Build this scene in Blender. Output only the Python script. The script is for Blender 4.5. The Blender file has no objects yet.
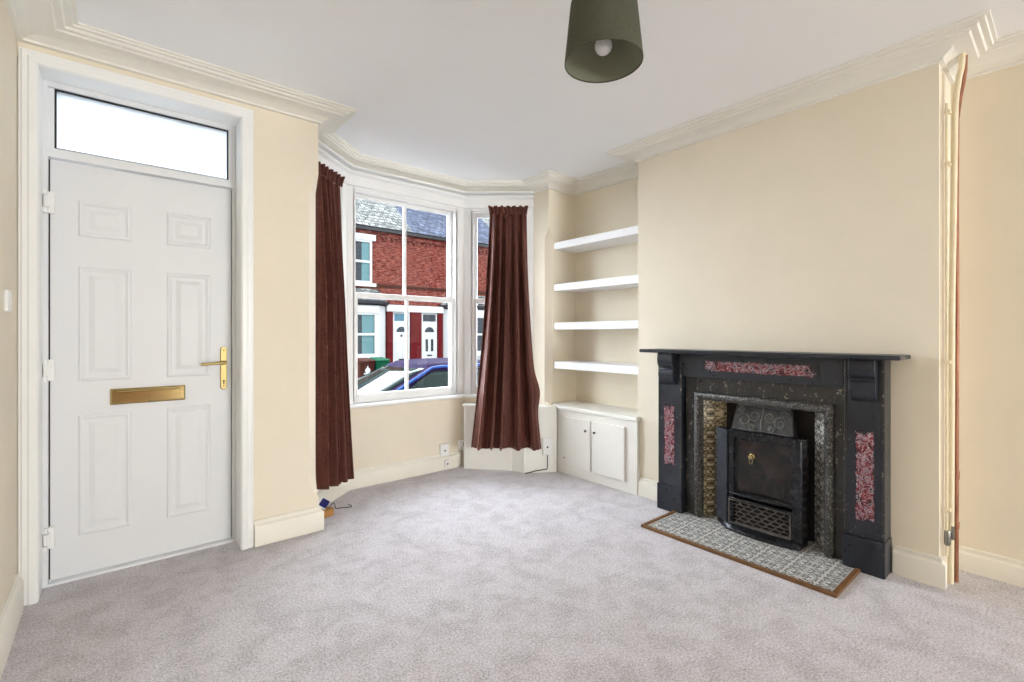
import bpy, bmesh, math, random
from math import sin, cos, pi, radians as R
from mathutils import Vector, Matrix
random.seed(4)
S = bpy.context.scene
SKY0, SKY1, SUN, REAR, EXPO = 4.0, 19.5, 1.0, 330, 0.13
C = S.collection

# ------------------------------------------------------------------ helpers
class MB:
    """collects shapes that make up ONE mesh object"""
    def __init__(s): s.v = []; s.f = []
    def add(s, vs, fs):
        o = len(s.v); s.v += [tuple(p) for p in vs]; s.f += [tuple(i + o for i in f) for f in fs]; return s
    def box(s, x0, x1, y0, y1, z0, z1):
        if x0 > x1: x0, x1 = x1, x0
        if y0 > y1: y0, y1 = y1, y0
        if z0 > z1: z0, z1 = z1, z0
        return s.add([(x0,y0,z0),(x1,y0,z0),(x1,y1,z0),(x0,y1,z0),(x0,y0,z1),(x1,y0,z1),(x1,y1,z1),(x0,y1,z1)],
              [(0,3,2,1),(4,5,6,7),(0,1,5,4),(1,2,6,5),(2,3,7,6),(3,0,4,7)])
    def loft(s, rings, cap=True, close=True):
        n = len(rings[0]); vs = [p for r in rings for p in r]; fs = []
        for i in range(len(rings)-1):
            for j in range(n if close else n-1):
                a = i*n+j; b = i*n+(j+1) % n
                fs.append((a, b, b+n, a+n))
        if cap:
            fs.append(tuple(range(n-1, -1, -1))); k = (len(rings)-1)*n
            fs.append(tuple(range(k, k+n)))
        return s.add(vs, fs)
    def prism(s, poly, z0, z1):
        return s.loft([[(x,y,z0) for x,y in poly], [(x,y,z1) for x,y in poly]])
    def tube(s, path, r, n=10, cap=True):
        P = [Vector(p) for p in path]; rings = []; up = None
        for i, p in enumerate(P):
            t = (P[min(i+1,len(P)-1)] - P[max(i-1,0)]).normalized()
            if up is None:
                a = Vector((0,0,1)) if abs(t.z) < .9 else Vector((1,0,0))
                up = (a - t*a.dot(t)).normalized()
            else:
                up = (up - t*up.dot(t)).normalized()
            w = t.cross(up)
            rr = r[i] if isinstance(r, (list,tuple)) else r
            rings.append([tuple(p + up*rr*cos(2*pi*k/n) + w*rr*sin(2*pi*k/n)) for k in range(n)])
        return s.loft(rings, cap)
    def lathe(s, prof, c=(0,0,0), n=32, axis='z', cap=True):
        rings = []
        for r, h in prof:
            ring = []
            for k in range(n):
                a = 2*pi*k/n; u, v = r*cos(a), r*sin(a)
                if axis == 'z': ring.append((c[0]+u, c[1]+v, c[2]+h))
                elif axis == 'x': ring.append((c[0]+h, c[1]+u, c[2]+v))
                else: ring.append((c[0]+u, c[1]+h, c[2]+v))
            rings.append(ring)
        return s.loft(rings, cap)
    def ball(s, c, r, n=16, m=10, sc=(1,1,1)):
        rings = []
        for i in range(1, m):
            a = pi*i/m
            rings.append([(c[0]+sc[0]*r*sin(a)*cos(2*pi*k/n), c[1]+sc[1]*r*sin(a)*sin(2*pi*k/n), c[2]-sc[2]*r*cos(a)) for k in range(n)])
        return s.loft(rings)
    def grid(s, rows):
        n = len(rows[0]); return s.loft(rows, cap=False, close=False)

def obj(name, mb, m, parent=None, smooth=False, bevel=0, solid=0, at=None, seg=2):
    """links the shapes in mb as one mesh object; verts are in world space unless the thing says otherwise"""
    off = Vector((0,0,0))
    if at is not None: off = Vector(at)
    elif parent is not None:
        q = parent
        while q is not None:
            if q.get('_w'): off += Vector(q['_w'])
            q = q.parent
    me = bpy.data.meshes.new(name)
    me.from_pydata([(p[0]-off.x, p[1]-off.y, p[2]-off.z) for p in mb.v], [], mb.f)
    bm = bmesh.new(); bm.from_mesh(me)
    if len(mb.f) > 1: bmesh.ops.recalc_face_normals(bm, faces=bm.faces)
    bm.to_mesh(me); bm.free()
    me.materials.append(m)
    if smooth:
        for p in me.polygons: p.use_smooth = True
        me.set_sharp_from_angle(angle=R(smooth if smooth > 1 else 40))
    o = bpy.data.objects.new(name, me); C.objects.link(o)
    if parent: o.parent = parent
    if at is not None and parent is None: o.location = at
    if solid:
        d = o.modifiers.new('solid', 'SOLIDIFY'); d.thickness = solid; d.offset = 0
    if bevel:
        d = o.modifiers.new('bevel', 'BEVEL'); d.width = bevel; d.segments = seg; d.limit_method = 'ANGLE'; d.angle_limit = R(40)
    return o

def tag(o, label=None, cat=None, group=None, kind=None):
    if label: o['label'] = label
    if cat: o['category'] = cat
    if group: o['group'] = group
    if kind: o['kind'] = kind
    return o
def thing(name, label, cat, loc, rz=0, group=None, local=False):
    o = bpy.data.objects.new(name, None); C.objects.link(o)
    o.location = loc; o.rotation_euler = (0,0,rz); o.empty_display_size = .05
    if not local: o['_w'] = tuple(loc)
    return tag(o, label, cat, group)
def struct(name, mb, m, label, cat, **k):
    return tag(obj(name, mb, m, **k), label, cat, None, 'structure')
def dup(o, parent=None):
    c = o.copy(); C.objects.link(c)
    if parent: c.parent = parent
    for ch in list(o.children): dup(ch, c)
    return c

# ------------------------------------------------------------------ materials
def srgb(r, g, b):
    f = lambda c: (c/255/12.92) if c/255 <= .04045 else ((c/255+.055)/1.055)**2.4
    return (f(r), f(g), f(b), 1)
class NT:
    def __init__(s, name):
        s.m = bpy.data.materials.new(name); s.m.use_nodes = True
        s.t = s.m.node_tree; s.b = s.t.nodes['Principled BSDF']; s.out = s.t.nodes['Material Output']
    def n(s, typ, **k):
        x = s.t.nodes.new(typ)
        for a, v in k.items():
            if a in x.inputs: x.inputs[a].default_value = v
            else: setattr(x, a, v)
        return x
    def l(s, a, b): s.t.links.new(a, b)
    def coord(s, scale=(1,1,1), loc=(0,0,0), rot=(0,0,0)):
        c = s.n('ShaderNodeTexCoord'); mp = s.n('ShaderNodeMapping')
        mp.inputs['Scale'].default_value = scale; mp.inputs['Location'].default_value = loc; mp.inputs['Rotation'].default_value = rot
        s.l(c.outputs['Object'], mp.inputs['Vector']); return mp.outputs['Vector']
    def noise(s, vec, scale, detail=3, rough=.5, dist=0):
        x = s.n('ShaderNodeTexNoise'); x.inputs['Scale'].default_value = scale; x.inputs['Detail'].default_value = detail
        x.inputs['Roughness'].default_value = rough; x.inputs['Distortion'].default_value = dist
        s.l(vec, x.inputs['Vector']); return x.outputs['Fac']
    def ramp(s, fac, stops, interp='LINEAR'):
        x = s.n('ShaderNodeValToRGB'); r = x.color_ramp; r.interpolation = interp
        while len(r.elements) < len(stops): r.elements.new(.5)
        for e, (p, c) in zip(r.elements, stops): e.position = p; e.color = c
        s.l(fac, x.inputs['Fac']); return x.outputs['Color']
    def mix(s, fac, a, b, mode='MIX'):
        x = s.n('ShaderNodeMix', data_type='RGBA', blend_type=mode)
        for sock, v in ((x.inputs['Factor'], fac), (x.inputs[6], a), (x.inputs[7], b)):
            if hasattr(v, 'links'): s.l(v, sock)
            else: sock.default_value = v
        return x.outputs[2]
    def math(s, op, a, b=0, c=0):
        x = s.n('ShaderNodeMath', operation=op)
        for sock, v in zip(x.inputs, (a, b, c)):
            if hasattr(v, 'links'): s.l(v, sock)
            else: sock.default_value = v
        return x.outputs[0]
    def bump(s, h, strength=.3, dist=.002):
        x = s.n('ShaderNodeBump'); x.inputs['Strength'].default_value = strength; x.inputs['Distance'].default_value = dist
        s.l(h, x.inputs['Height']); s.l(x.outputs['Normal'], s.b.inputs['Normal'])
    def base(s, c):
        if hasattr(c, 'links'): s.l(c, s.b.inputs['Base Color'])
        else: s.b.inputs['Base Color'].default_value = c
    def set(s, rough=.5, metal=0, spec=.5):
        s.b.inputs['Roughness'].default_value = rough; s.b.inputs['Metallic'].default_value = metal
        s.b.inputs['Specular IOR Level'].default_value = spec; return s

def paint(name, col, rough=.5, var=.04, scale=3, bump=.05, bscale=120, spec=.4, metal=0):
    k = NT(name); v = k.coord(); n = k.noise(v, scale, 4, .6)
    d = tuple(c*(1-var) for c in col[:3]) + (1,); u = tuple(min(1, c*(1+var)) for c in col[:3]) + (1,)
    k.base(k.ramp(n, [(.3, d), (.7, u)])); k.set(rough, metal, spec)
    if bump: k.bump(k.noise(v, bscale, 2), bump, .003)
    return k.m
WALL = paint('cream wall paint', srgb(233,223,204), .75, .025, 2.5, .12, 60, .2)
WALLW = paint('cream reveal paint', srgb(236,231,220), .7, .02, 2.5, .1, 60, .2)
CEIL = paint('white ceiling paint', srgb(247,248,250), .85, .01, 2, .08, 50, .1)
CORN = paint('off white cornice paint', srgb(236,233,225), .6, .02, 6, .05, 90, .3)
GLOSS = paint('white gloss woodwork', srgb(240,240,239), .35, .015, 5, .04, 30, .5)
SKIRT = paint('cream gloss skirting paint', srgb(235,230,218), .4, .02, 7, .05, 30, .4)
UPVC = paint('white plastic door skin', srgb(226,227,229), .42, .01, 4, .05, 200, .4)
SHELF = paint('white shelf paint', srgb(244,244,246), .4, .01, 4, .02, 30, .4)
SATIN = paint('cabinet satin paint', srgb(240,238,231), .4, .015, 5, .04, 40, .4)
PLAST = paint('white plastic', srgb(238,238,236), .35, .01, 4, 0)
STEEL = paint('brushed steel', srgb(150,148,142), .35, .05, 20, .05, 200, .5, 1)
DARKM = paint('dark screw metal', srgb(60,55,50), .45, .1, 40, 0, 1, .5, .8)
BRASS = paint('polished brass', srgb(186,166,116), .1, .05, 8, .03, 30, .5, 1)
GOLD = paint('worn pale brass', srgb(176,156,104), .45, .05, 8, .03, 30, .5, 1)
CABLE = paint('black rubber cable', srgb(28,28,30), .5, .05, 4, 0)
CARD = paint('brown card', srgb(168,120,66), .8, .06, 12, .1, 60)
GAP = paint('dark gasket', srgb(30,30,32), .7, .02, 4, 0)

def carpet():
    k = NT('grey cut pile carpet'); v = k.coord()
    big = k.noise(v, 6.5, 5, .68, .4); mid = k.noise(v, 14, 5, .7); fine = k.noise(v, 115, 3, .8); tuft = k.noise(v, 300, 2, .75)
    c1 = k.ramp(big, [(.40, srgb(148,140,143)), (.50, srgb(194,187,191)), (.58, srgb(212,206,211))])
    c2 = k.mix(.34, c1, k.ramp(mid, [(.3, srgb(165,157,160)), (.7, srgb(233,228,234))]))
    c3 = k.mix(.46, c2, k.ramp(fine, [(.40, srgb(104,97,99)), (.60, srgb(250,244,248))]))
    c3 = k.mix(.25, c3, k.ramp(tuft, [(.40, srgb(104,97,99)), (.60, srgb(250,244,248))]))
    k.base(c3); k.set(1, 0, .05); k.b.inputs['Sheen Weight'].default_value = .2; k.b.inputs['Sheen Roughness'].default_value = .6
    h = k.math('ADD', fine, k.math('MULTIPLY', mid, 1.0)); k.bump(h, .5, .006); return k.m
CARPET = carpet()

def velvet():
    k = NT('brown ribbed velvet'); v = k.coord((1,1,.12)); w = k.coord((1,1,6))
    n = k.noise(v, 60, 3, .6); m = k.noise(w, 26, 3, .7)
    c = k.mix(.5, k.ramp(n, [(.25, srgb(64,32,27)), (.75, srgb(118,70,59))]), k.ramp(m, [(.3, srgb(52,24,20)), (.75, srgb(110,66,56))]))
    k.base(c); k.set(.58, 0, .2)
    k.b.inputs['Sheen Weight'].default_value = .8; k.b.inputs['Sheen Roughness'].default_value = .3; k.b.inputs['Sheen Tint'].default_value = srgb(225,165,150)
    k.bump(k.math('ADD', n, m), .35, .004); return k.m
VELVET = velvet()

def slate(name='black painted slate', base=(24,28,37), chip=.76):
    k = NT(name); v = k.coord(); n = k.noise(v, 14, 6, .7); g = k.noise(v, 55, 5, .75, .5); b = k.noise(v, 3.5, 3, .6)
    c = k.ramp(b, [(.3, srgb(*[max(0, q-8) for q in base])), (.7, srgb(*[q+16 for q in base]))])
    chips = k.ramp(k.math('MULTIPLY', g, k.math('ADD', n, .55)), [(chip-.06, (0,0,0,1)), (chip, (1,1,1,1))])
    k.base(k.mix(chips, c, srgb(150,140,125)))
    k.l(k.ramp(n, [(.3, (.26,)*3+(1,)), (.7, (.36,)*3+(1,))]), k.b.inputs['Roughness']); k.b.inputs['Specular IOR Level'].default_value = .5
    k.bump(k.math('ADD', n, k.math('MULTIPLY', g, .4)), .06, .003); return k.m
SLATE = slate(); SLATE2 = slate('worn slate slip', (34,32,31), .70)

def marble():
    k = NT('red and white marbled paint'); v = k.coord(); n = k.noise(v, 30, 5, .8, 1.2); q = k.noise(v, 15, 4, .75, 1.0); e = k.noise(v, 34, 5, .75)
    c = k.ramp(n, [(.40, srgb(20,20,26)), (.445, srgb(60,20,28)), (.475, srgb(150,34,42)), (.505, srgb(120,26,36)), (.53, srgb(222,214,220)), (.555, srgb(110,106,124)), (.58, srgb(24,24,32))])
    d = k.mix(k.ramp(q, [(.44, (0,0,0,1)), (.62, (.28,.28,.28,1))]), c, srgb(110,20,30))
    tc = k.n('ShaderNodeTexCoord'); sp = k.n('ShaderNodeSeparateXYZ'); k.l(tc.outputs['Generated'], sp.inputs[0])
    ed = k.math('MINIMUM', k.math('MULTIPLY', k.math('PINGPONG', sp.outputs[1], .5), 1.0), k.math('PINGPONG', sp.outputs[2], .5))
    m = k.math('ADD', k.math('MULTIPLY', ed, 2.6), k.math('SUBTRACT', e, .5))
    c2 = k.mix(k.ramp(m, [(.10, (1,1,1,1)), (.16, (0,0,0,1))]), d, srgb(22,23,29))
    k.base(c2); k.set(.3, 0, .5); k.bump(n, .2, .002); return k.m
MARBLE = marble()

def iron(name, base, relief, scale, rough=.45, kind='voronoi', speck=0):
    k = NT(name); v = k.coord(); n = k.noise(v, 30, 4, .7)
    if kind == 'scroll':
        w = k.n('ShaderNodeTexWave', wave_type='RINGS', rings_direction='SPHERICAL'); w.inputs['Scale'].default_value = scale; w.inputs['Distortion'].default_value = 9
        w.inputs['Detail'].default_value = 1; w.inputs['Detail Scale'].default_value = 1.4; k.l(v, w.inputs['Vector']); h = w.outputs['Fac']
    else:
        x = k.n('ShaderNodeTexVoronoi', feature='SMOOTH_F1'); x.inputs['Scale'].default_value = scale; k.l(v, x.inputs['Vector']); h = x.outputs['Distance']
    c = k.mix(k.ramp(n, [(.35, (0,0,0,1)), (.75, (1,1,1,1))]), srgb(*base), srgb(*[min(255, q+34) for q in base]))
    if speck: c = k.mix(k.ramp(k.noise(v, 120, 3, .8), [(.54, (0,0,0,1)), (.64, (speck,speck,speck,1))]), c, srgb(196,192,184))
    k.base(c); k.set(rough, .35, .5); k.bump(h, relief, .006); return k.m
IRON = iron('black stove iron', (15,16,20), .05, 90, .27)
LATT = iron('grey grille iron', (92,87,82), .1, 120, .32)
CHEEK = iron('ribbed blue black iron', (34,37,45), .7, 150, .35)
RELIEF = iron('lit relief cast iron', (120,120,120), .1, 90, .35)  # same iron as the hood, painted lighter in place of shading on the scrolls
IRONF = iron('studded grey cast iron', (44,42,40), .8, 110, .38, 'voronoi', .5)
IRONH = iron('shaded hood cast iron', (62,63,65), .25, 60, .36)  # hood painted darker so its scrolls read as lit relief
SOOT = paint('sooty firebrick', srgb(34,28,24), .9, .3, 9, .4, 40)
def ember():
    k = NT('rust brown fire lining'); v = k.coord(); n = k.noise(v, 7, 4, .6, .5)
    k.base(k.ramp(n, [(.36, srgb(16,14,13)), (.5, srgb(44,34,29)), (.58, srgb(92,60,46)), (.68, srgb(98,94,88))])); k.set(.85, 0, .2); return k.m
EMBER = ember()

def tiles(name, size, axes, c0, c1, joint=.0, thr=.5, jw=.004, off=(0,0), freq=2.2, soft=.045):
    """mirrored leaf and flower pattern repeating per tile"""
    k = NT(name); v = k.coord(); sp = k.n('ShaderNodeSeparateXYZ'); k.l(v, sp.inputs[0])
    a = k.math('ADD', sp.outputs[axes[0]], off[0]); b = k.math('ADD', sp.outputs[axes[1]], off[1])
    pa = k.math('PINGPONG', a, size[0]/2); pb = k.math('PINGPONG', b, size[1]/2)
    cm = k.n('ShaderNodeCombineXYZ'); k.l(pa, cm.inputs[0]); k.l(pb, cm.inputs[1])
    n = k.noise(cm.outputs[0], freq/ (size[0]*.25), 4, .68, 1.7)
    n2 = k.noise(v, 90, 3, .7)
    f = k.math('ADD', n, k.math('MULTIPLY', k.math('SUBTRACT', n2, .5), .16))
    c = k.ramp(f, [(thr-soft, srgb(*c0)), (thr+soft, srgb(*c1))])
    if joint:
        da = k.math('PINGPONG', a, size[0]/2); db = k.math('PINGPONG', b, size[1]/2)
        g = k.math('MINIMUM', da, db) if joint == 2 else da
        c = k.mix(k.math('LESS_THAN', g, jw), c, srgb(206,202,196))
    k.base(c); k.set(.25, 0, .5); return k.m
HTILE = tiles('black and white hearth tile', (.1535,.1535), (1,0), (66,68,68), (222,220,216), 1, .485, .005, (-.0405,.01), 1.9, .08)
FTILE = tiles('brown floral fireplace tile', (.152,.152), (1,2), (50,40,30), (206,190,158), 0, .485, .003, (0,0), 1.7, .06)
FTILE2 = tiles('grey floral fireplace tile', (.152,.152), (1,2), (54,52,48), (206,202,194), 0, .485, .003, (0,0), 1.7, .06)
OAK = paint('stained hearth edging wood', srgb(112,78,46), .5, .2, 30, .1, 60)
def copper():
    k = NT('bare copper pipe'); v = k.coord((1,1,.25)); n = k.noise(v, 30, 4, .7)
    k.base(k.ramp(n, [(.3, srgb(126,80,58)), (.7, srgb(166,114,88))])); k.set(.45, .5, .5); return k.m
COPPER = copper()
PIPEP = paint('cream painted pipe', srgb(228,216,186), .45, .05, 20, .1, 50)

def linen(name, a, b):
    k = NT(name); v = k.coord((1,1,1)); u = k.coord((1,1,9)); n = k.noise(u, 90, 3, .7); m = k.noise(k.coord((6,6,1)), 70, 3, .7)
    k.base(k.mix(.5, k.ramp(n, [(.3, srgb(*a)), (.7, srgb(*b))]), k.ramp(m, [(.3, srgb(*a)), (.7, srgb(*b))]))); k.set(.9, 0, .1)
    k.bump(k.math('ADD', n, m), .2, .002); return k.m
SHADE = linen('olive linen shade', (66,67,56), (96,97,82)); SHADEIN = paint('pale green shade lining', srgb(128,129,112), .8, .03, 6, .05)
BULB = paint('frosted bulb glass', srgb(235,235,240), .3, .01, 3, 0)

def glass(name, refl=.06, tint=(1,1,1,1), rough=0):
    k = NT(name); t = k.n('ShaderNodeBsdfTransparent', Color=tint); g = k.n('ShaderNodeBsdfGlossy', Roughness=rough); mx = k.n('ShaderNodeMixShader')
    lw = k.n('ShaderNodeLayerWeight', Blend=.12); k.l(k.math('ADD', k.math('MULTIPLY', lw.outputs['Fresnel'], .6), refl*.4), mx.inputs[0])
    k.l(t.outputs[0], mx.inputs[1]); k.l(g.outputs[0], mx.inputs[2]); k.l(mx.outputs[0], k.out.inputs[0]); return k.m
GLASS = glass('clear window glass', .05)
STOVEG = glass('smoked stove glass', .10, (.62,.60,.58,1), .02)
def frosted():
    k = NT('frosted fanlight glass'); v = k.coord(); t = k.n('ShaderNodeBsdfTranslucent', Color=(.45,.455,.46,1)); g = k.n('ShaderNodeBsdfTransparent', Color=(.5,.51,.52,1)); mx = k.n('ShaderNodeMixShader')
    n = k.noise(v, 260, 3, .6); b = k.n('ShaderNodeBump', Strength=.5, Distance=.003); k.l(n, b.inputs['Height']); k.l(b.outputs[0], t.inputs['Normal'])
    mx.inputs[0].default_value = .25
    k.l(t.outputs[0], mx.inputs[1]); k.l(g.outputs[0], mx.inputs[2]); k.l(mx.outputs[0], k.out.inputs[0]); return k.m
FROST = frosted()

# ------------------------------------------------------------------ plan of the room
ZC = 2.585
XL, YF, XA, XB = -.33, 3.015, .965, 2.96
BL, BK1, BK2, BR = (.965,3.285), (1.385,3.645), (2.475,3.645), (2.96,3.225)
YP, XLA, YC1, XC, YC0, XRA, YR = 3.03, 3.32, 2.131, 3.023, .430, 3.335, -7.5
PLAN = [(XL,YR),(XL,YF),(XA,YF),BL,BK1,BK2,BR,(XB,YP),(XLA,YP),(XLA,YC1),(XC,YC1),(XC,YC0),(XRA,YC0),(XRA,YR)]

def sweep(pts, prof, fac=None, closed=False):
    """profile (projection, z) run along the plan with mitred corners; the room lies to the right of travel"""
    mb = MB(); P = [Vector(p) for p in pts]; n = len(P); rings = []
    fac = fac or [1]*(n if closed else n-1)
    segs = n if closed else n-1
    def nrm(i):
        d = (P[(i+1) % n]-P[i]).normalized(); return Vector((d.y, -d.x)), d
    for i in range(n):
        ring = []
        for p, z in prof:
            if not closed and i == 0: a, _ = nrm(0); q = P[0]+a*p*fac[0]
            elif not closed and i == n-1: a, _ = nrm(n-2); q = P[i]+a*p*fac[-1]
            else:
                a, da = nrm((i-1) % n); b, db = nrm(i); pa = p*fac[(i-1) % segs]; pb = p*fac[i % segs]
                A = P[i]+a*pa; B = P[i]+b*pb; cr = da.x*db.y-da.y*db.x
                if abs(cr) < 1e-6: q = A
                else:
                    w = B-A; t = (w.x*db.y-w.y*db.x)/cr; q = A+da*t
            ring.append((q.x, q.y, z))
        rings.append(ring)
    if closed: rings.append(rings[0])
    return mb.loft(rings, cap=not closed)

# ---- floor and ceiling
def poly_slab(pts, z0, z1): return MB().prism(pts, z0, z1)
OUT = [(XL-.1,YR-.1),(XL-.1,3.25),(.9,3.25),(1.32,3.78),(2.53,3.78),(3.02,3.34),(3.45,3.3),(3.45,YR-.1)]
OUT = [(x, -3.6) if y < 0 else (x,y) for x, y in OUT]
struct('floor', poly_slab(OUT, -.12, 0), CARPET, 'mottled pale grey cut pile carpet covering the whole room', 'floor')
BOARD = paint('dark stained floor boards', srgb(84,50,28), .5, .25, 5, .1, 40)  # unseen dark floor added at the back so the brass reflects brown
struct('floor_2', MB().box(XL-.1,3.45,YR-.1,-3.601,-.12,-.001), BOARD, 'unseen dark boards behind the viewer, added to darken the letterbox reflection', 'floor')
struct('ceiling', poly_slab([(XL-.3,YR-.3),(XL-.3,3.4),(.8,3.4),(1.3,3.95),(2.58,3.95),(3.2,3.4),(3.75,3.4),(3.75,YR-.3)], ZC, ZC+.14), CEIL, 'plain white painted ceiling', 'ceiling')
# ---- walls
struct('wall_left', MB().box(XL-.15, XL, YR-.15, 3.25, -.05, ZC), WALL, 'narrow strip of cream painted wall left of the front door', 'wall')
struct('wall_rear', MB().box(XL-.15, XRA+.3, YR-.15, YR, -.05, ZC), WALL, 'cream painted wall behind the viewer', 'wall')
struct('wall_front_top', MB().box(XL, .575, YF, 3.25, 2.44, ZC), WALL, 'strip of cream wall over the front door', 'wall')
def chamfer_rings(fn, c, zs):
    return [[(x,y,z) for x,y in fn(c*k)] for z, k in zs]
ZS = [(-.05,0),(.20,0),(.235,.55),(.30,.9),(.36,1),(2.08,1),(2.19,0),(ZC,0)]
e = 1e-4
struct('wall_front', MB().loft(chamfer_rings(lambda c: [(.575,YF),(XA-c-e,YF),(XA,YF+c+e),(XA,3.285),(XA-.1,3.40),(.575,3.40)], .056, ZS)), WALLW if 0 else WALL,
       'cream wall between the front door and the bay, its corner chamfered', 'wall')
ZS2 = [(-.05,0),(.59,0),(.60,1),(2.06,1),(2.18,0),(ZC,0)]
struct('wall_front_right', MB().loft(chamfer_rings(lambda c: [(XB,YP+c+e),(XB+c+e,YP),(XLA+.12,YP),(XLA+.12,3.35),(3.06,3.35),(XB,3.225)], .05, ZS2)), WALL,
       'cream pier between the bay and the shelved alcove, its corner chamfered', 'wall')
def seg_wall(a, b, z0, z1, th=.17, ext=.07):
    A, B = Vector(a), Vector(b); d = (B-A).normalized(); n = Vector((-d.y, d.x))
    return MB().prism([tuple(A), tuple(B), tuple(B+n*th+d*ext), tuple(A+n*th-d*ext)], z0, z1)
for nm, a, b, lb in (('left',BL,BK1,'left splay'),('back',BK1,BK2,'back'),('right',BK2,BR,'right splay')):
    struct('wall_bay_'+nm, seg_wall(a, b, -.7, .628), WALL, 'low cream wall under the window in the %s of the bay' % lb, 'wall')
    struct('wall_bay_%s_top' % nm, seg_wall(a, b, 2.371, ZC), WALLW, 'head of the bay above the window in the %s' % lb, 'wall')
# chimney breast with the hearth opening cut in it
FO0, FO1, FOZ = .80, 1.69, .92
cb = MB().box(3.30,3.47,FO0,FO1,-.05,FOZ).box(XC,3.47,YC0,FO0,-.05,ZC).box(XC,3.47,FO1,YC1,-.05,ZC).box(XC,3.47,FO0,FO1,FOZ,ZC)
struct('wall_right', cb, WALL, 'cream chimney breast projecting from the right hand wall', 'wall')
struct('wall_alcove', MB().box(XLA,3.47,YC1,YP,-.05,ZC), WALL, 'cream back wall of the shelved alcove', 'wall')
struct('wall_alcove_right', MB().box(XRA,3.47,YR,YC0,-.05,ZC), WALL, 'cream alcove wall to the right of the chimney breast', 'wall')

WOODD = paint('brown stained door wood', srgb(120,74,40), .5, .2, 9, .1, 40)
d2 = MB().box(-.12,.70,YR+.002,YR+.04,0,2.02)
for x0 in (-.02,.33):
    for z0, z1 in ((.2,.85),(1.0,1.85)): d2.box(x0,x0+.27,YR+.04,YR+.05,z0,z1)
struct('door_2', d2, WOODD, 'brown wooden door in the wall behind the viewer', 'door', bevel=.004)
# ---- cornice, bay frieze, skirtings
prof = [(0,ZC),(.172,ZC),(.172,ZC-.007),(.160,ZC-.009),(.156,ZC-.016),(.138,ZC-.017),(.132,ZC-.027),(.112,ZC-.029),(.106,ZC-.036),(.085,ZC-.039),(.06,ZC-.046),(.038,ZC-.056),(.022,ZC-.067),(.016,ZC-.070),(.016,ZC-.080),(.006,ZC-.084),(0,ZC-.084)]
fac = [1.2,1.0,1.07,.78,.74,.78,1,1,1,1,1,1.08,1]
struct('trim_1', sweep(PLAN, prof, fac), CORN, 'moulded off white plaster cornice around the ceiling', 'cornice', smooth=30)
fr = [(0,2.505),(.070,2.503),(.075,2.496),(.070,2.488),(.022,2.484),(.020,2.468),(.058,2.464),(.062,2.456),(.056,2.448),(.018,2.445),(.014,2.434),(.014,2.378),(.022,2.376),(.022,2.368),(0,2.368)]
struct('trim_2', sweep([BL,BK1,BK2,BR], fr), GLOSS, 'white painted frieze board above the bay windows', 'trim', smooth=30)
sk = lambda h: [(0,h),(.009,h),(.012,h-.004),(.012,h-.020),(.015,h-.025),(.024,h-.030),(.026,h-.034),(.026,0),(0,0)]
struct('baseboard_left', sweep([(XL,YR),(XL,2.955)], sk(.165)), SKIRT, 'cream skirting board on the left wall', 'skirting', smooth=30)
struct('baseboard_front', sweep([(.608,YF),(XA,YF),(XA,3.285),(BK1[0],BK1[1]),(2.418,3.645)], sk(.145)), SKIRT, 'cream skirting board from the front door round into the bay', 'skirting', smooth=30)
struct('baseboard_right', sweep([(XC,YC1),(XC,1.89)], sk(.135)), SKIRT, 'short skirting board between the cupboard and the fireplace', 'skirting', smooth=30)
struct('baseboard_chimney', sweep([(XC,.602),(XC,YC0),(XC+.022,YC0)], sk(.14)), SKIRT, 'skirting board to the right of the fireplace', 'skirting', smooth=30)
struct('baseboard_alcove', sweep([(XRA,.425),(XRA,YR)], sk(.118)), SKIRT, 'cream skirting board in the right alcove', 'skirting', smooth=30)

# ------------------------------------------------------------------ front door
DX0, DX1, DY = -.242, .524, 3.184
cs = MB()
# moulded casing
cp = [(0,0),(.0,.012),(.008,.02),(.03,.02),(.036,.014),(.052,.014),(.058,.008),(.063,.008),(.063,0)]   # (outwards from inner edge, projection)
def casing_ring(u, w):  # rectangle inner edge path
    return u, w
rings = []
inx0, inx1, inz = -.262, .541, 2.412
for sgn, xx, zz, st in ((1,0,0,0),(2,0,0,0),(3,0,0,0),(4,0,0,0)):
    ring = []
    for o, p in cp:
        if sgn == 1: x, z = inx0-o, -.002
        elif sgn == 2: x, z = inx0-o, inz+o
        elif sgn == 3: x, z = inx1+o, inz+o
        else: x, z = inx1+o, -.002
        ring.append((max(x, XL+.001), YF-.001-p, z))
    rings.append(ring)
cs.loft(rings)
cs.box(XL+.001,inx0,YF,3.149,-.002,inz+.02); cs.box(inx1,.574,YF,3.149,-.002,inz+.02); cs.box(XL+.001,.574,YF,3.149,inz,2.44)
struct('trim_3', cs, GLOSS, 'white painted moulded casing around the front door', 'door casing', smooth=30)
fm = MB()
fm.box(-.300,DX0-.0015,3.150,3.225,0,2.44).box(DX1+.0015,.572,3.150,3.225,0,2.44)
fm.box(DX0-.0015,DX1+.0015,3.150,3.225,2.385,2.44).box(DX0-.0015,DX1+.0015,3.150,3.225,2.052,2.094)
fm.box(DX0-.0015,-.222,3.162,3.225,2.094,2.385).box(.506,DX1+.0015,3.162,3.225,2.094,2.385)
fm.box(DX0-.0015,DX1+.0015,3.150,3.225,-.002,.012)
struct('trim_4', fm, UPVC, 'white plastic frame holding the front door and fanlight', 'door frame')
w4 = struct('window_4', MB().box(-.222,.506,3.163,3.17,2.094,2.102).box(-.222,.506,3.163,3.17,2.377,2.385).box(-.222,-.214,3.163,3.17,2.102,2.377).box(.498,.506,3.163,3.17,2.102,2.377), GAP,
            'narrow frosted fanlight above the front door', 'window')
obj('pane', MB().box(-.221,.505,3.172,3.178,2.095,2.384), FROST, w4)
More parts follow.
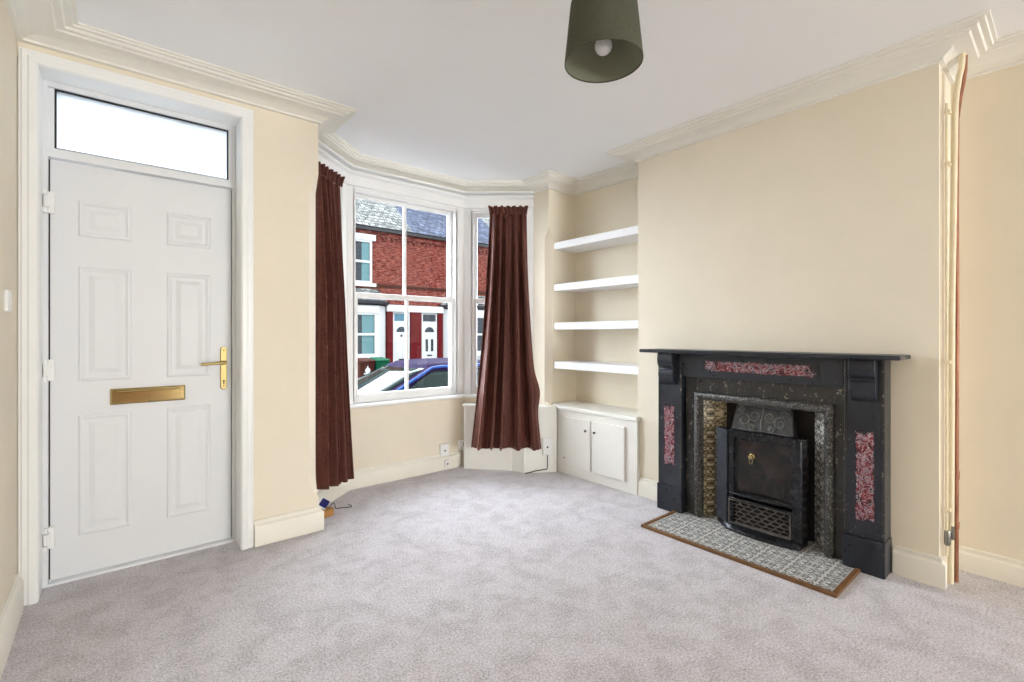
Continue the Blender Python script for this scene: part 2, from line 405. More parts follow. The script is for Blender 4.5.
# leaf
lf = MB().box(DX0+.004,DX1-.002,DY,3.225,.016,2.048)
def panel(x0, x1, z0, z1):
    prof = [(0,0),(.006,.005),(.014,.0055),(.024,.0005),(.040,.0005),(.062,.0075)]
    rings = []
    for ins, h in prof:
        a = DY-h-.0002
        rings.append([(x0+ins,a,z0+ins),(x1-ins,a,z0+ins),(x1-ins,a,z1-ins),(x0+ins,a,z1-ins)])
    lf.loft(rings, cap=False); k = rings[-1]; lf.add(k, [(0,1,2,3)])
for x0, x1 in ((-.138,.068),(.218,.42)):
    panel(x0,x1,1.690,1.868); panel(x0,x1,.970,1.540); panel(x0,x1,.205,.803)
door = struct('door_1', lf, UPVC, 'white six panel plastic front door, closed', 'door')
gk = MB().box(DX0-.0012,DX0+.0038,3.187,3.2,.02,2.048).box(DX1-.0018,DX1+.0012,3.187,3.2,.02,2.048)
obj('gasket', gk, GAP, door)
lb = obj('letterbox', MB().loft([[(-.018,DY-.0005,.842),(.300,DY-.0005,.842),(.300,DY-.0005,.924),(-.018,DY-.0005,.924)],[(-.018,DY-.010,.842),(.300,DY-.010,.842),(.300,DY-.010,.924),(-.018,DY-.010,.924)],
     [(-.010,DY-.016,.850),(.292,DY-.016,.850),(.292,DY-.016,.916),(-.010,DY-.016,.916)]]), BRASS, door, bevel=.002)
lb['label'] = 'polished brass letterbox'
obj('flap', MB().box(.004,.278,DY-.021,DY-.0165,.857,.909).tube([(.004,DY-.021,.908),(.278,DY-.021,.908)],.004,8).ball((.141,DY-.020,.853),.006,10,6), BRASS, lb, bevel=.001)
hp = MB(); rr = []
for d, s in ((0,1),(.007,1),(.010,.82)):
    ring = []
    for k in range(28):
        a = 2*pi*k/28; ring.append((.484+.017*s*cos(a), DY-.0005-d, 1.009+(.106 if sin(a) >= 0 else -.106)+.017*s*sin(a)))
    rr.append(ring)
hp.loft(rr)
hd = obj('door_handle', hp, GOLD, door, smooth=40); hd['label'] = 'brass lever handle on a long backplate'
obj('lever', MB().lathe([(.013,-.0),(.013,-.012),(.009,-.016),(.009,-.040)], (.484,DY-.008,1.040), 16, 'y').tube([(.492,DY-.046,1.041),(.47,DY-.050,1.041),(.43,DY-.050,1.039),(.39,DY-.050,1.036),(.368,DY-.049,1.035)], [.008,.0095,.0085,.0085,.0075], 12), GOLD, hd, smooth=50)
obj('screw', MB().lathe([(.004,0),(.004,-.002)], (.484,DY-.0105,1.112), 10, 'y'), DARKM, hd)
obj('keyhole', MB().lathe([(.006,0),(.006,-.0015)], (.484,DY-.0105,.935), 12, 'y').box(.481,.487,DY-.012,DY-.0105,.915,.935), DARKM, hd)
obj('screw', MB().lathe([(.004,0),(.004,-.002)], (.484,DY-.0105,.906), 10, 'y'), DARKM, hd)
for zc in (1.836, 1.031, .228):
    h = MB()
    h.box(-.282,-.262,3.138,3.150,zc-.055,zc+.055)
    for a, b in ((-.055,-.03),(-.026,.026),(.03,.055)): h.lathe([(.0075,a),(.0075,b)], (-.252,3.142,zc), 14)
    h.box(-.262,-.252,3.138,3.148,zc+.03,zc+.055).box(-.262,-.252,3.138,3.148,zc-.055,zc-.03).box(-.252,-.222,3.160,DY-.0005,zc-.05,zc+.05).box(-.252,-.236,3.14,3.165,zc-.026,zc+.026)
    obj('hinge', h, PLAST, door, smooth=40)

# ------------------------------------------------------------------ sash windows in the bay
def sash_window(name, a, b, label, jl, jr):
    A, B = Vector(a), Vector(b); d = (B-A); L = d.length; ang = math.atan2(d.y, d.x)
    r = thing(name, label, 'window', (a[0],a[1],0), ang, None, True); r['kind'] = 'structure'
    Z0, Z1 = .655, 2.370
    f = MB()      # boxed frame, local x along the wall, y outwards
    f.box(0.0,jl-.012,.005,.15,Z0,Z1).box(L-jr+.012,L,.005,.15,Z0,Z1).box(jl-.012,L-jr+.012,.005,.15,2.352,Z1)
    f.box(jl-.012,jl,.015,.15,Z0,2.352).box(L-jr,L-jr+.012,.015,.15,Z0,2.352).box(jl,L-jr,.015,.15,2.340,2.352)
    f.box(jl-.012,jl+.010,.015,.030,Z0,2.340).box(L-jr-.010,L-jr+.012,.015,.030,Z0,2.340).box(jl+.01,L-jr-.01,.015,.030,2.328,2.340)
    f.box(0,L,.02,.22,.632,Z0)
    obj('frame', f, GLOSS, r, bevel=.003, at=(0,0,0))
    x0, x1 = jl+.002, L-jr-.002; xm = (x0+x1)/2
    # upper sash (outer), lower sash (inner)
    for nm, y0, y1, z0, z1, tr, br in (('upper_sash',.084,.118,1.498,2.341,.036,.040),('lower_sash',.040,.074,.657,1.540,.042,.072)):
        s = MB(); st = .036
        s.box(x0,x0+st,y0,y1,z0,z1).box(x1-st,x1,y0,y1,z0,z1).box(x0+st,x1-st,y0,y1,z0,z0+br).box(x0+st,x1-st,y0,y1,z1-tr,z1)
        if L > .9: s.box(xm-.013,xm+.013,y0+.004,y1-.004,z0+br,z1-tr)
        o = obj(nm, s, GLOSS, r, bevel=.004, at=(0,0,0))
        ym = (y0+y1)/2
        obj('pane', MB().box(x0+st-.004,x1-st+.004,ym-.002,ym+.002,z0+br-.004,z1-tr+.004), GLASS, o, at=(0,0,0))
        if nm == 'lower_sash' and L > .9:
            fx = x1-st-.004
            obj('sash_fastener', MB().box(fx-.03,fx+.01,.044,.07,1.540,1.548).lathe([(.010,1.548),(.012,1.556),(.009,1.585),(.012,1.592)], (fx-.004,.056,0), 12).box(fx-.025,fx-.004,.05,.062,1.556,1.564), PLAST, o, at=(0,0,0), smooth=40)
            obj('sash_lift', MB().box(xm+.1,xm+.19,.028,.04,.690,.700), PLAST, o, at=(0,0,0), bevel=.003) if 0 else None
    return r
sash_window('window_1', BK1, BK2, 'large white sash window in the back of the bay looking onto brick houses', .062, .078)
sash_window('window_2', BK2, BR, 'narrow white sash window in the right splay half behind a curtain', .075, .075)
sash_window('window_3', BL, BK1, 'narrow white sash window in the left splay behind a curtain', .075, .075)
# corner posts of the bay outside, and the window board
for i, (p, q) in enumerate((((1.385,3.645),(1.29,3.80)),((2.475,3.645),(2.57,3.80)))):
    sx = -1 if i == 0 else 1
    po = MB().prism([(p[0]+.0*sx,p[1]+.004),(p[0]-.0,p[1]+.24),(p[0]+sx*.18,p[1]+.17),(p[0]+sx*.004,p[1]+.0035)], .63, 2.371)
    struct('trim_%d' % (5+i), po, GLOSS, 'white post at the %s corner of the bay window' % ('left' if i == 0 else 'right'), 'post')
bd = [(-.03,.655),(.034,.655),(.04,.650),(.04,.634),(.034,.629),(.0,.629),(-.03,.629)]
struct('trim_7', sweep([BL,BK1,BK2,BR], bd), GLOSS, 'white window board running round the bay', 'window sill', smooth=30)

# ------------------------------------------------------------------ curtains
def curtain(label, A, B, A2, B2, zt, zb, folds, seed, drape=0, dip=0):
    A, B, A2, B2 = map(Vector, (A, B, A2, B2)); mid = (A+B)/2
    r = thing('curtain', label, 'curtain', (mid.x, mid.y, zb), 0, None)
    rnd = random.Random(seed); ph = [rnd.uniform(0, 6.28) for _ in range(8)]
    def pt(u, t, zz, amp, fr, flare=0):
        s = t**1.6; P0 = A.lerp(A2, s); P1 = B.lerp(B2, s); d = (P1-P0).normalized(); n = Vector((d.y, -d.x))
        w = u+.035*sin(2*pi*1.3*u+ph[0])+.018*sin(2*pi*2.7*u+ph[1]+t*1.5)+drape*t*t*(u*(1-u))*1.2
        f = sin(2*pi*folds*w+ph[2]); f = math.copysign(abs(f)**.75, f)
        g = .32*sin(2*pi*folds*2.15*w+ph[3]+t*.8)+.18*sin(2*pi*folds*.52*w+ph[4])
        side = .012*sin(2*pi*folds*w+ph[2]+1.4)*min(1, t*4)
        q = P0.lerp(P1, u)+n*(amp*(f+g)+.02*math.exp(-((t-.76)/.07)**2)*math.exp(-((u-.93)/.08)**2)*(1 if drape else 0))+d*(side+(.035*math.exp(-((t-.76)/.06)**2)*u**8 if drape else 0))
        return (q.x, q.y, zz)
    rows = []; nu, nv = 200, 56; ztop = zt-.06
    for j in range(nv+1):
        t = j/nv; z = ztop+(zb-ztop)*t
        amp = .012+.034*min(1, t*2.6)**.8
        rows.append([pt(i/nu, t, z+dip*t*(i/nu)+(.004*sin(9*i/nu*pi) if t == 1 else 0), amp, folds) for i in range(nu+1)])
    obj('drape', MB().grid(rows), VELVET, r, smooth=70, solid=.004)
    rows = []
    for j in range(9):
        t = j/8; z = zt-.068*t; fl = (1-t)
        row = []
        for i in range(nu+1):
            u = i/nu; d = (B-A).normalized(); n = Vector((d.y, -d.x))
            f = sin(2*pi*folds*3.1*u+ph[5]+.5*sin(7*u)); f2 = sin(2*pi*folds*1.3*u+ph[6])
            q = A.lerp(B, u+(u-.5)*(.07*fl*fl+.015))+n*((.005+.004*fl)*f+.011*f2*(.5+.6*fl)+.012+.008*fl*fl)
            row.append((q.x, q.y, z+.0035*f2*fl))
        rows.append(row)
    obj('heading', MB().grid(rows), VELVET, r, smooth=70, solid=.004)
    d = (B-A).normalized(); n = Vector((d.y, -d.x)); a = A-n*.03; b = B-n*.03
    obj('hook_tape', MB().tube([(a.x,a.y,zt-.035),(b.x,b.y,zt-.035)], .006, 8), PLAST, r)
    return r
curtain('brown velvet curtain hanging beside the door wall, nearly to the floor', (1.000,3.175), (1.232,3.372), (1.02,3.185), (1.362,3.486), 2.318, .184, 5, 11, dip=-.045)
curtain('brown velvet curtain hanging in front of the narrow right window and low cupboard', (2.486,3.269), (2.728,3.062), (2.310,3.297), (2.768,2.905), 2.307, .236, 5, 5, drape=.12)

# ------------------------------------------------------------------ pendant lamp
LX, LY, LZ = 1.356, 1.105, 2.185
lamp = thing('pendant_lamp', 'drum pendant lamp with olive green fabric shade hanging from the ceiling', 'lamp', (LX,LY,LZ))
sh = MB(); n = 64; r0, r1, hh = .140, .118, .212
sh.lathe([(r0,0),(r0,.004),(r1,hh),(r1-.003,hh),(r0-.003,.004),(r0-.003,0),(r0,0)], (LX,LY,LZ), n, cap=False)
obj('lamp_shade', sh, SHADE, lamp, smooth=40)
obj('shade_lining', MB().lathe([(r0-.0035,.004),(r1-.0035,hh-.002)], (LX,LY,LZ), n, cap=False), SHADEIN, lamp, smooth=40)
rg = MB()
for k in range(3):
    a = 2*pi*k/3+.4; rg.tube([(LX+.02*cos(a),LY+.02*sin(a),LZ+.165),(LX+(r1+.002)*cos(a),LY+(r1+.002)*sin(a),LZ+.185)], .002, 6)
rg.lathe([(.022,0),(.022,.004)], (LX,LY,LZ+.163), 20)
obj('shade_ring', rg, PLAST, lamp)
obj('bulb', MB().ball((LX,LY,LZ+.060),.031,24,16).lathe([(.022,.08),(.014,.115),(.013,.125)], (LX,LY,LZ), 20), BULB, lamp, smooth=60)
obj('lamp_holder', MB().lathe([(.018,.122),(.019,.15),(.015,.185),(.006,.2)], (LX,LY,LZ), 20), PLAST, lamp, smooth=40)
obj('cord', MB().tube([(LX,LY,LZ+.195),(LX,LY,ZC-.03)], .0035, 8), PLAST, lamp)
obj('ceiling_rose', MB().lathe([(.045,0),(.045,-.01),(.03,-.028),(.008,-.034)], (LX,LY,ZC), 28), PLAST, lamp, smooth=40)

# ------------------------------------------------------------------ alcove shelves and cupboard
first = None
for i, (zt, lbl) in enumerate(((2.027,'topmost of the four white floating shelves in the alcove'),(1.655,'second white floating shelf from the top of the alcove'),
                     (1.311,'third white floating shelf from the top of the alcove'),(.963,'lowest white floating shelf, nearest the cupboard top'))):
    if first is None:
        first = tag(obj('floating_shelf', MB().box(3.0245,XLA-.001,YC1+.001,YP-.001,-.062,0), SHELF, bevel=.002, at=(0,0,0)), lbl, 'shelf', 'white shelves in the alcove')
        o = first
    else: o = first.copy(); C.objects.link(o); o['label'] = lbl
    o.location = (0,0,zt)
FX = 2.990
cab = thing('alcove_cupboard', 'white built in cupboard with two doors below the alcove shelves', 'cupboard', (3.1,2.58,0))
obj('body', MB().prism([(FX,YC1-.014),(FX,2.940),(3.006,2.985),(3.006,YP-.002),(XLA-.002,YP-.002),(XLA-.002,YC1+.002),(XC-.001,YC1+.002),(XC-.001,YC1-.014)], 0, .556), SATIN, cab, bevel=.002)
obj('worktop', MB().prism([(FX-.022,YC1-.022),(FX-.022,2.932),(2.988,2.984),(3.004,YP-.002),(XLA-.002,YP-.002),(XLA-.002,YC1+.002),(XC-.001,YC1+.002),(XC-.001,YC1-.022)], .557, .587), SATIN, cab, bevel=.005)
for y0, y1, ky in ((2.561,2.872,2.600),(2.222,2.541,2.505)):
    dr = obj('door', MB().box(FX-.020,FX-.001,y0,y1,.085,.497), SATIN, cab, bevel=.003)
    kb = obj('knob', MB().lathe([(.005,0),(.005,-.006),(.009,-.010),(.010,-.016),(.006,-.020)], (FX-.020,ky,.412), 16, 'x'), DARKM, dr, smooth=40)
    kb['label'] = 'small dark knob'
    if y0 > 2.55: obj('screw_hole', MB().lathe([(.006,0),(.006,-.003)], (FX-.020,2.848,.145), 12, 'x'), DARKM, dr)
# low boxed-in cupboard following the right splay
lowp = [(2.412,3.548),(2.690,3.213),(2.722,3.085),(2.968,2.938)]
bx = thing('window_seat_boxing', 'low white panelled boxing under the right bay window, behind the curtain', 'cupboard', (2.75,3.2,0))
back = [(2.984,2.946),(2.984,2.99),(2.984,3.024),(2.955,3.035),(2.955,3.218),(2.478,3.632),(2.44,3.60)]
obj('panel', MB().prism(lowp+back, 0, .553), SATIN, bx, bevel=.002)
lp = [(2.392,3.552),(2.680,3.203),(2.712,3.072),(2.945,2.932),(2.964,2.936)]
obj('lid', MB().prism(lp+back, .554, .578), SATIN, bx, bevel=.005)
obj('corner_post', MB().prism([(2.404,3.548),(2.421,3.527),(2.431,3.534),(2.414,3.556)], 0, .553), SATIN, bx)
obj('corner_bead', MB().tube([(2.721,3.083,0),(2.721,3.083,.553)], .008, 8), SATIN, bx, smooth=60)

# ------------------------------------------------------------------ fireplace surround
YM = 1.247
fs = thing('fireplace_surround', 'black painted slate fireplace surround with red marbled panels', 'fireplace', (2.95,YM,0))
obj('mantel_shelf', MB().box(2.800,XC-.001,.534,1.968,1.080,1.103), SLATE, fs, bevel=.006)
obj('frieze', MB().box(2.912,XC-.001,.789,1.702,.925,1.079).box(2.905,2.913,.789,1.702,1.064,1.079), SLATE, fs, bevel=.003)
pl = obj('marbled_panel', MB().box(2.9095,2.9118,.905,1.566,.968,1.036), MARBLE, fs); pl['label'] = 'long red and white marbled panel'
def leg(y0, y1, ins, zi0, zi1):
    m = (y0+y1)/2
    l = obj('pilaster', MB().box(2.904,XC-.001,y0+.004,y1-.004,.177,1.079), SLATE, fs, bevel=.003)
    obj('edge_moulding', MB().box(2.899,2.9045,y0+.006,y0+.014,.18,1.078).box(2.899,2.9045,y1-.014,y1-.006,.18,1.078), SLATE2, l, bevel=.002)
    obj('plinth', MB().box(2.890,XC-.001,y0,y1,0,.176), SLATE, l, bevel=.004)
    i = obj('marbled_panel', MB().box(2.9015,2.9042,ins-.041,ins+.041,zi0,zi1), MARBLE, l); i['label'] = 'upright red and white marbled panel'
    # scrolled corbel: profile in x-z, extruded along y
    pr = [(2.9035,1.079),(2.846,1.079),(2.842,1.06),(2.838,1.035),(2.842,1.008),(2.852,.990),(2.866,.982),(2.868,.972),(2.858,.966),(2.852,.948),(2.852,.925),(2.860,.900),(2.874,.880),(2.890,.868),(2.9035,.862)]
    yc0, yc1 = ins-.055, ins+.055
    obj('corbel', MB().loft([[(x,yc0,z) for x,z in pr],[(x,yc1,z) for x,z in pr]]), SLATE, l, bevel=.003, smooth=35)
leg(1.700,1.884,1.795,.305,.735)
leg(.610,.787,.695,.255,.725)
sl = MB().box(2.945,3.02,1.626,1.699,0,.924).box(2.945,3.02,.788,.840,0,.924).box(2.945,3.02,.840,1.626,.826,.924)
obj('slip', sl, SLATE2, fs, bevel=.003)

# cast iron tiled insert
ins = thing('fireplace_insert', 'grey cast iron tiled insert set inside the black slate surround', 'fireplace insert', (3.0,YM,0))
O0, O1, OZ, I0, I1, IZ = .834, 1.632, .832, .890, 1.577, .783
cp = [(0,2.946),(.003,2.930),(.012,2.920),(.024,2.918),(.036,2.922),(.044,2.932),(.050,2.936),(.056,2.955)]
rings = []
for k in range(4):
    ring = []
    for o, x in cp:
        y = (O1-o) if k < 2 else (O0+o); z = .012 if k in (0,3) else OZ-o
        ring.append((x, y, z))
    rings.append(ring)
m = MB().loft(rings, cap=False, close=False)
obj('frame', m, IRONF, ins, smooth=50)
XI, J0, J1 = 3.090, .977, 1.490
obj('back_plate', MB().box(XI,XI+.01,J0-.02,J1+.02,.0,.80).add([(2.955,I0,IZ),(2.955,I1,IZ),(XI,J1,.775),(XI,J0,.775)], [(0,1,2,3)]), SOOT, ins)
def slanted(y0, x0, y1, x1, z0, z1, th):
    d = Vector((x1-x0, y1-y0)).normalized(); nn = Vector((-d.y, d.x)) * th
    return MB().prism([(x0,y0),(x1,y1),(x1+nn.x,y1+nn.y),(x0+nn.x,y0+nn.y)], z0, z1)
tl = slanted(I1, 2.956, J1, XI, .012, .782, .012)
tp = obj('tile_panel', tl, FTILE, ins); tp['label'] = 'left strip of brown floral tiles'
tr = slanted(I0, 2.956, J0, XI, .012, .782, -.012)
tp = obj('tile_panel', tr, FTILE2, ins); tp['label'] = 'right strip of grey floral tiles'
obj('hood', MB().loft([[(3.085,YM+.163,.765),(3.085,YM-.163,.765),(3.062,YM-.16,.765),(3.062,YM+.16,.765)],[(3.085,YM+.186,.60),(3.085,YM-.186,.60),(3.022,YM-.183,.60),(3.022,YM+.183,.60)]]), IRONH, ins, bevel=.004)
# scrolls in relief on the hood
hs = MB()
def onhood(a, b): # a across, b 0..1 up
    return (3.021+.040*b+.0, YM+a, .60+.165*b)
for sgn in (1, -1):
    for cx, cz, rr, tn in ((.105,.42,.042,1),(.045,.60,.034,-1),(.125,.80,.022,-1),(.06,.18,.022,1)):
        path = []
        for k in range(26):
            a = k/25*2*pi*1.6*tn; q = rr*(1-.8*k/25)
            path.append(onhood(sgn*(cx+q*cos(a)), min(.96,max(.04,cz+q*sin(a)/.165))))
        hs.tube(path, .0055, 6)
hs.tube([onhood(0,.08),onhood(.004,.4),onhood(-.004,.7),onhood(0,.95)], .005, 6)
hs.tube([onhood(-.165,.05),onhood(.165,.05)], .004, 6); hs.tube([onhood(-.15,.95),onhood(.15,.95)], .004, 6)
obj('scroll_relief', hs, RELIEF, ins, smooth=60)

# stove front
st = thing('gas_fire', 'black iron stove with a dark glass door standing in the fireplace', 'stove', (2.95,1.2,.012))
# outline in plan: left rear, left front, front bow, right front, right rear
def plan(k=0., lip=0.):
    pts = [(3.0,1.490),(2.965,1.490),(2.905-lip,1.392-k)]
    for j in range(1, 10):
        a = j/10; pts.append((2.905-lip-(.010+.5*lip)*sin(pi*a), 1.392-k+(.982+k-1.392+k)*a))
    return pts+[(2.905-lip,.982+k),(2.955,.982),(3.0,.982)]
def facering(y0, y1, z0, z1, rad):      # rounded upper corners, in the front plane
    p = [(y0,z0)]
    for q in range(7): a = pi-pi/2*q/6; p.append((y0+rad+rad*cos(a), z1-rad+rad*sin(a)))
    for q in range(7): a = pi/2-pi/2*q/6; p.append((y1-rad+rad*cos(a), z1-rad+rad*sin(a)))
    return p+[(y1,z0)]
bd = MB()
so = facering(.982,1.392,.04,.624,.022); si = facering(1.028,1.356,.04,.580,.010)
bd.loft([[(2.945,y,z) for y,z in so],[(2.908,y,z) for y,z in so],[(2.900,y+(.006 if y < 1.2 else -.006),z-(.006 if z > .3 else 0)) for y,z in so],
         [(2.900,y,z) for y,z in si],[(2.910,y,z) for y,z in si],[(2.945,y,z) for y,z in si]], cap=False, close=False)
bd.prism([(3.0,1.490),(2.968,1.490),(2.945,1.392),(2.945,1.375),(2.98,1.40),(3.0,1.46)], .04, .612)
bd.box(2.945,2.99,.982,.995,.04,.615)
obj('body', bd, IRON, st, smooth=35)
ck = slanted(1.394, 2.9075, 1.488, 2.9655, .045, .612, .010)
obj('cheek', ck, CHEEK, st, bevel=.003)
bl = MB(); bl.loft([[(x,y,.013) for x,y in plan(0,.034)],[(x,y,.030) for x,y in plan(0,.030)],[(x,y,.046) for x,y in plan(0,.010)],[(x,y,.050) for x,y in plan(0,.0)]])
obj('base_lip', bl, IRON, st, bevel=.003, smooth=40)
obj('firebox', MB().box(3.055,3.065,1.0,1.42,.22,.6), EMBER, st)
rg = MB()
for i in range(6):
    y = 1.05+.3*i/5; rg.tube([(3.0,y,.236),(3.0,y,.31),(3.03,y,.35)], .007, 8)
for i, (y, z, r) in enumerate(((1.10,.27,.04),(1.2,.275,.045),(1.3,.268,.042),(1.15,.33,.036),(1.26,.335,.04))):
    rg.ball((3.02,y,z), r, 10, 7, (.5,1.2,.8))
obj('fuel_bed', rg, EMBER, st, smooth=50)
fd = obj('glass_door', MB().box(2.914,2.926,1.340,1.356,.232,.580).box(2.914,2.926,1.028,1.044,.232,.580).box(2.914,2.926,1.044,1.340,.232,.250).box(2.914,2.926,1.044,1.340,.566,.580), IRON, st, bevel=.003)
obj('pane', MB().box(2.918,2.922,1.042,1.342,.248,.568), STOVEG, fd)
for z, dx in ((.236,0),(.206,.004)):
    obj('door_rail', MB().tube([(2.898-dx-.022*sin(pi*a/14), 1.378-.36*a/14, z+.004*sin(pi*a/14)) for a in range(15)], .007, 10), IRON, fd, smooth=60)
kb = obj('knob', MB().lathe([(.016,0),(.016,-.006),(.010,-.010),(.010,-.02),(.014,-.024),(.012,-.03)], (2.918,1.252,.476), 20, 'x').tube([(2.899,1.252+.010*sin(a),.450+.016*cos(a)) for a in [2*pi*k/16 for k in range(17)]], .0025, 6), BRASS, fd, smooth=40)
kb['label'] = 'brass knob with a drop ring'
obj('grille_back', MB().box(2.926,2.934,1.030,1.388,.052,.192), SOOT, st)
gr = MB()
for q in ((1.036,1.388,.190,.200),(1.036,1.388,.050,.057),(1.381,1.388,.057,.190),(1.036,1.043,.057,.190)): gr.box(2.898,2.926,*q)
for r_ in range(6):
    for c_ in range(7):
        y = 1.068+c_*.050+(.025 if r_ % 2 else 0); z = .068+r_*.0222
        if y > 1.362: continue
        gr.tube([(2.904, y+a, z+b) for a, b in ((-.025,0),(-.012,.0135),(.012,.0135),(.025,0))], .0021, 6)
        gr.tube([(2.904, y+a, z+b) for a, b in ((-.025,0),(-.012,-.0085),(.012,-.0085),(.025,0))], .0021, 6)
obj('grille', gr, LATT, st, smooth=50)

# hearth
he = thing('hearth', 'flat hearth of black and white patterned tiles in front of the fireplace', 'hearth', (2.7,1.23,0))
obj('tile_bed', MB().box(2.540,2.889,.732,1.735,.0,.011).box(2.889,2.944,.789,1.698,.0,.011).box(2.944,3.08,.89,1.57,0,.011), HTILE, he)
for m_, nm in ((MB().box(2.518,2.540,.708,1.757,0,.019), 0),(MB().box(2.540,2.889,1.735,1.757,0,.019), 1),(MB().box(2.540,2.889,.708,.732,0,.019), 2)):
    obj('wood_edging', m_, OAK, he, bevel=.004)

# ------------------------------------------------------------------ sockets, switch, cables, pipes
def faceplate(name, label, cat, c, ang, w, h, d, kind, group=None):
    """local: x along the wall, -y into the room"""
    r = thing(name, label, cat, c, ang, group, True)
    obj('plate', MB().box(-w/2,w/2,-d,0,-h/2,h/2), PLAST, r, bevel=.004, at=(0,0,0))
    if kind == 'socket':
        obj('rocker', MB().box(-w*.1,w*.1,-d-.004,-d,h*.18,h*.34), PLAST, r, bevel=.001, at=(0,0,0))
        obj('pin_hole', MB().box(-.004,.004,-d-.001,-d,-.002,.012).box(-.016,-.008,-d-.001,-d,-.02,-.014).box(.008,.016,-d-.001,-d,-.02,-.014), GAP, r, at=(0,0,0))
    elif kind == 'switch':
        obj('rocker', MB().box(-.008,.008,-d-.005,-d,-.016,.016), PLAST, r, bevel=.002, at=(0,0,0))
    elif kind == 'phone':
        obj('jack', MB().box(-.007,.007,-d-.001,-d,-.012,.002), GAP, r, at=(0,0,0))
    return r
faceplate('wall_socket', 'white wall socket on the cream bay wall, left of the pair', 'socket', (2.250,3.644,.178), 0, .088, .105, .03, 'phone')
faceplate('wall_socket', 'white wall socket on the cream bay wall, close to the boxing', 'socket', (2.448,3.644,.192), 0, .086, .088, .025, 'socket')
faceplate('telephone_socket', 'small white telephone box fixed to the bay skirting board', 'socket', (2.266,3.618,.062), 0, .040, .055, .022, 'phone')
pa = math.atan2(2.938-3.085, 2.968-2.722)
faceplate('wall_socket', 'white socket plate on the low boxing beside the curtain', 'socket', (2.894,2.9805,.230), pa, .085, .15, .018, 'phone')
cb_ = tag(obj('cable', MB().tube([(2.884,2.965,.158),(2.884,2.965,.05),(2.878,2.967,.035),(2.84,2.990,.03),(2.79,3.020,.024),(2.75,3.044,.012),(2.712,3.068,.006)], .004, 8), CABLE, smooth=60),
    'thin black cable hanging from the socket plate on the boxing', 'cable')
faceplate('light_switch', 'white light switch on the left wall beside the front door', 'switch', (XL,2.72,1.335), pi/2, .086, .086, .012, 'switch')
# pipes in the right-hand corner
hp = thing('heating_pipe', 'cream painted vertical pipe beside the chimney breast', 'pipe', (3.10,.397,0))
obj('pipe', MB().tube([(3.10,.3995,0),(3.10,.397,.6),(3.10,.3943,1.36),(3.10,.3835,2.283),(3.10,.380,2.35),(3.101,.370,2.43),(3.102,.361,2.48),(3.102,.358,2.53),(3.102,.358,ZC-.02)], .0125, 14), PIPEP, hp, smooth=60)
cd = thing('conduit', 'thin cream conduit in the corner between pipe and chimney breast', 'pipe', (3.055,.408,0))
obj('tube', MB().tube([(3.055,.4075,.14),(3.055,.4075,2.31)], .006, 10), PIPEP, cd, smooth=60)
for z, q in ((2.27,.384), (2.02,.387), (1.07,.395), (.36,.398)):
    obj('clip', MB().box(3.046,3.092,.394,.416,z-.008,z+.008).lathe([(.010,-.006),(.010,.006)], (3.055,.4075,z), 12), PIPEP, cd, bevel=.002)
cu = thing('copper_pipe', 'bare copper pipe running up the corner right of the cream pipe', 'pipe', (3.14,.384,0))
obj('pipe', MB().tube([(3.14,.3865,0),(3.14,.3857,.44),(3.14,.3838,1.36),(3.14,.3858,1.85),(3.14,.3835,2.25),(3.14,.374,2.34),(3.141,.362,2.42),(3.142,.356,2.47),(3.142,.354,ZC-.02)], .0115, 14), COPPER, cu, smooth=60)
obj('coupling', MB().lathe([(.0135,0),(.0145,.004),(.0145,.036),(.0135,.04)], (3.14,.3855,.50), 14), COPPER, cu, smooth=40)
obj('coupling', MB().lathe([(.0135,0),(.0145,.004),(.0145,.03),(.0135,.034)], (3.14,.386,.26), 14), COPPER, cu, smooth=40)
vl = thing('pipe_valve', 'small worn metal valve low on the thin conduit', 'valve', (3.055,.39,.2))
obj('valve_body', MB().lathe([(.011,-.04),(.013,-.03),(.013,.02),(.010,.03)], (3.055,.4045,.235), 12), STEEL, vl, smooth=40)
obj('lever', MB().box(3.052,3.058,.380,.392,.225,.29), STEEL, vl, bevel=.002)

# device, box and lead on the carpet in the bay
bo = thing('cardboard_box', 'small brown box on the carpet behind the door wall corner', 'box', (1.06,3.20,0))
obj('carton', MB().prism([(1.000,3.150),(1.122,3.188),(1.104,3.246),(.994,3.212)], .0, .044), CARD, bo, bevel=.003)
obj('lid_flap', MB().prism([(1.001,3.151),(1.121,3.189),(1.103,3.245),(.995,3.213)], .0445, .0465), CARD, bo)
dv = thing('display_unit', 'small tilted display with a dark blue screen standing on the brown box', 'device', (1.056,3.196,.091), 0, None, True)
dv.rotation_euler = (R(-6), R(36), R(-18))
obj('case', MB().box(-.031,.031,-.004,.008,-.031,.031), PLAST, dv, bevel=.003, at=(0,0,0))
obj('screen', MB().box(-.024,.029,-.0065,-.0042,-.022,.029), paint('dark blue screen', srgb(30,32,96), .15, .25, 30, 0), dv, at=(0,0,0))
pth = []
for k in range(60):
    t = k/59; pth.append((1.12+.17*t+.022*sin(11*t), 3.315+.012*sin(15*t)+.05*cos(5*t)*t*(1-t)*4-.02*t, .006+.035*max(0, sin(9*t-.4))*(1-t)**1.5))
tag(obj('cable', MB().tube(pth, .003, 6), CABLE, smooth=60), 'thin black lead curled on the carpet beside the brown box', 'cable')

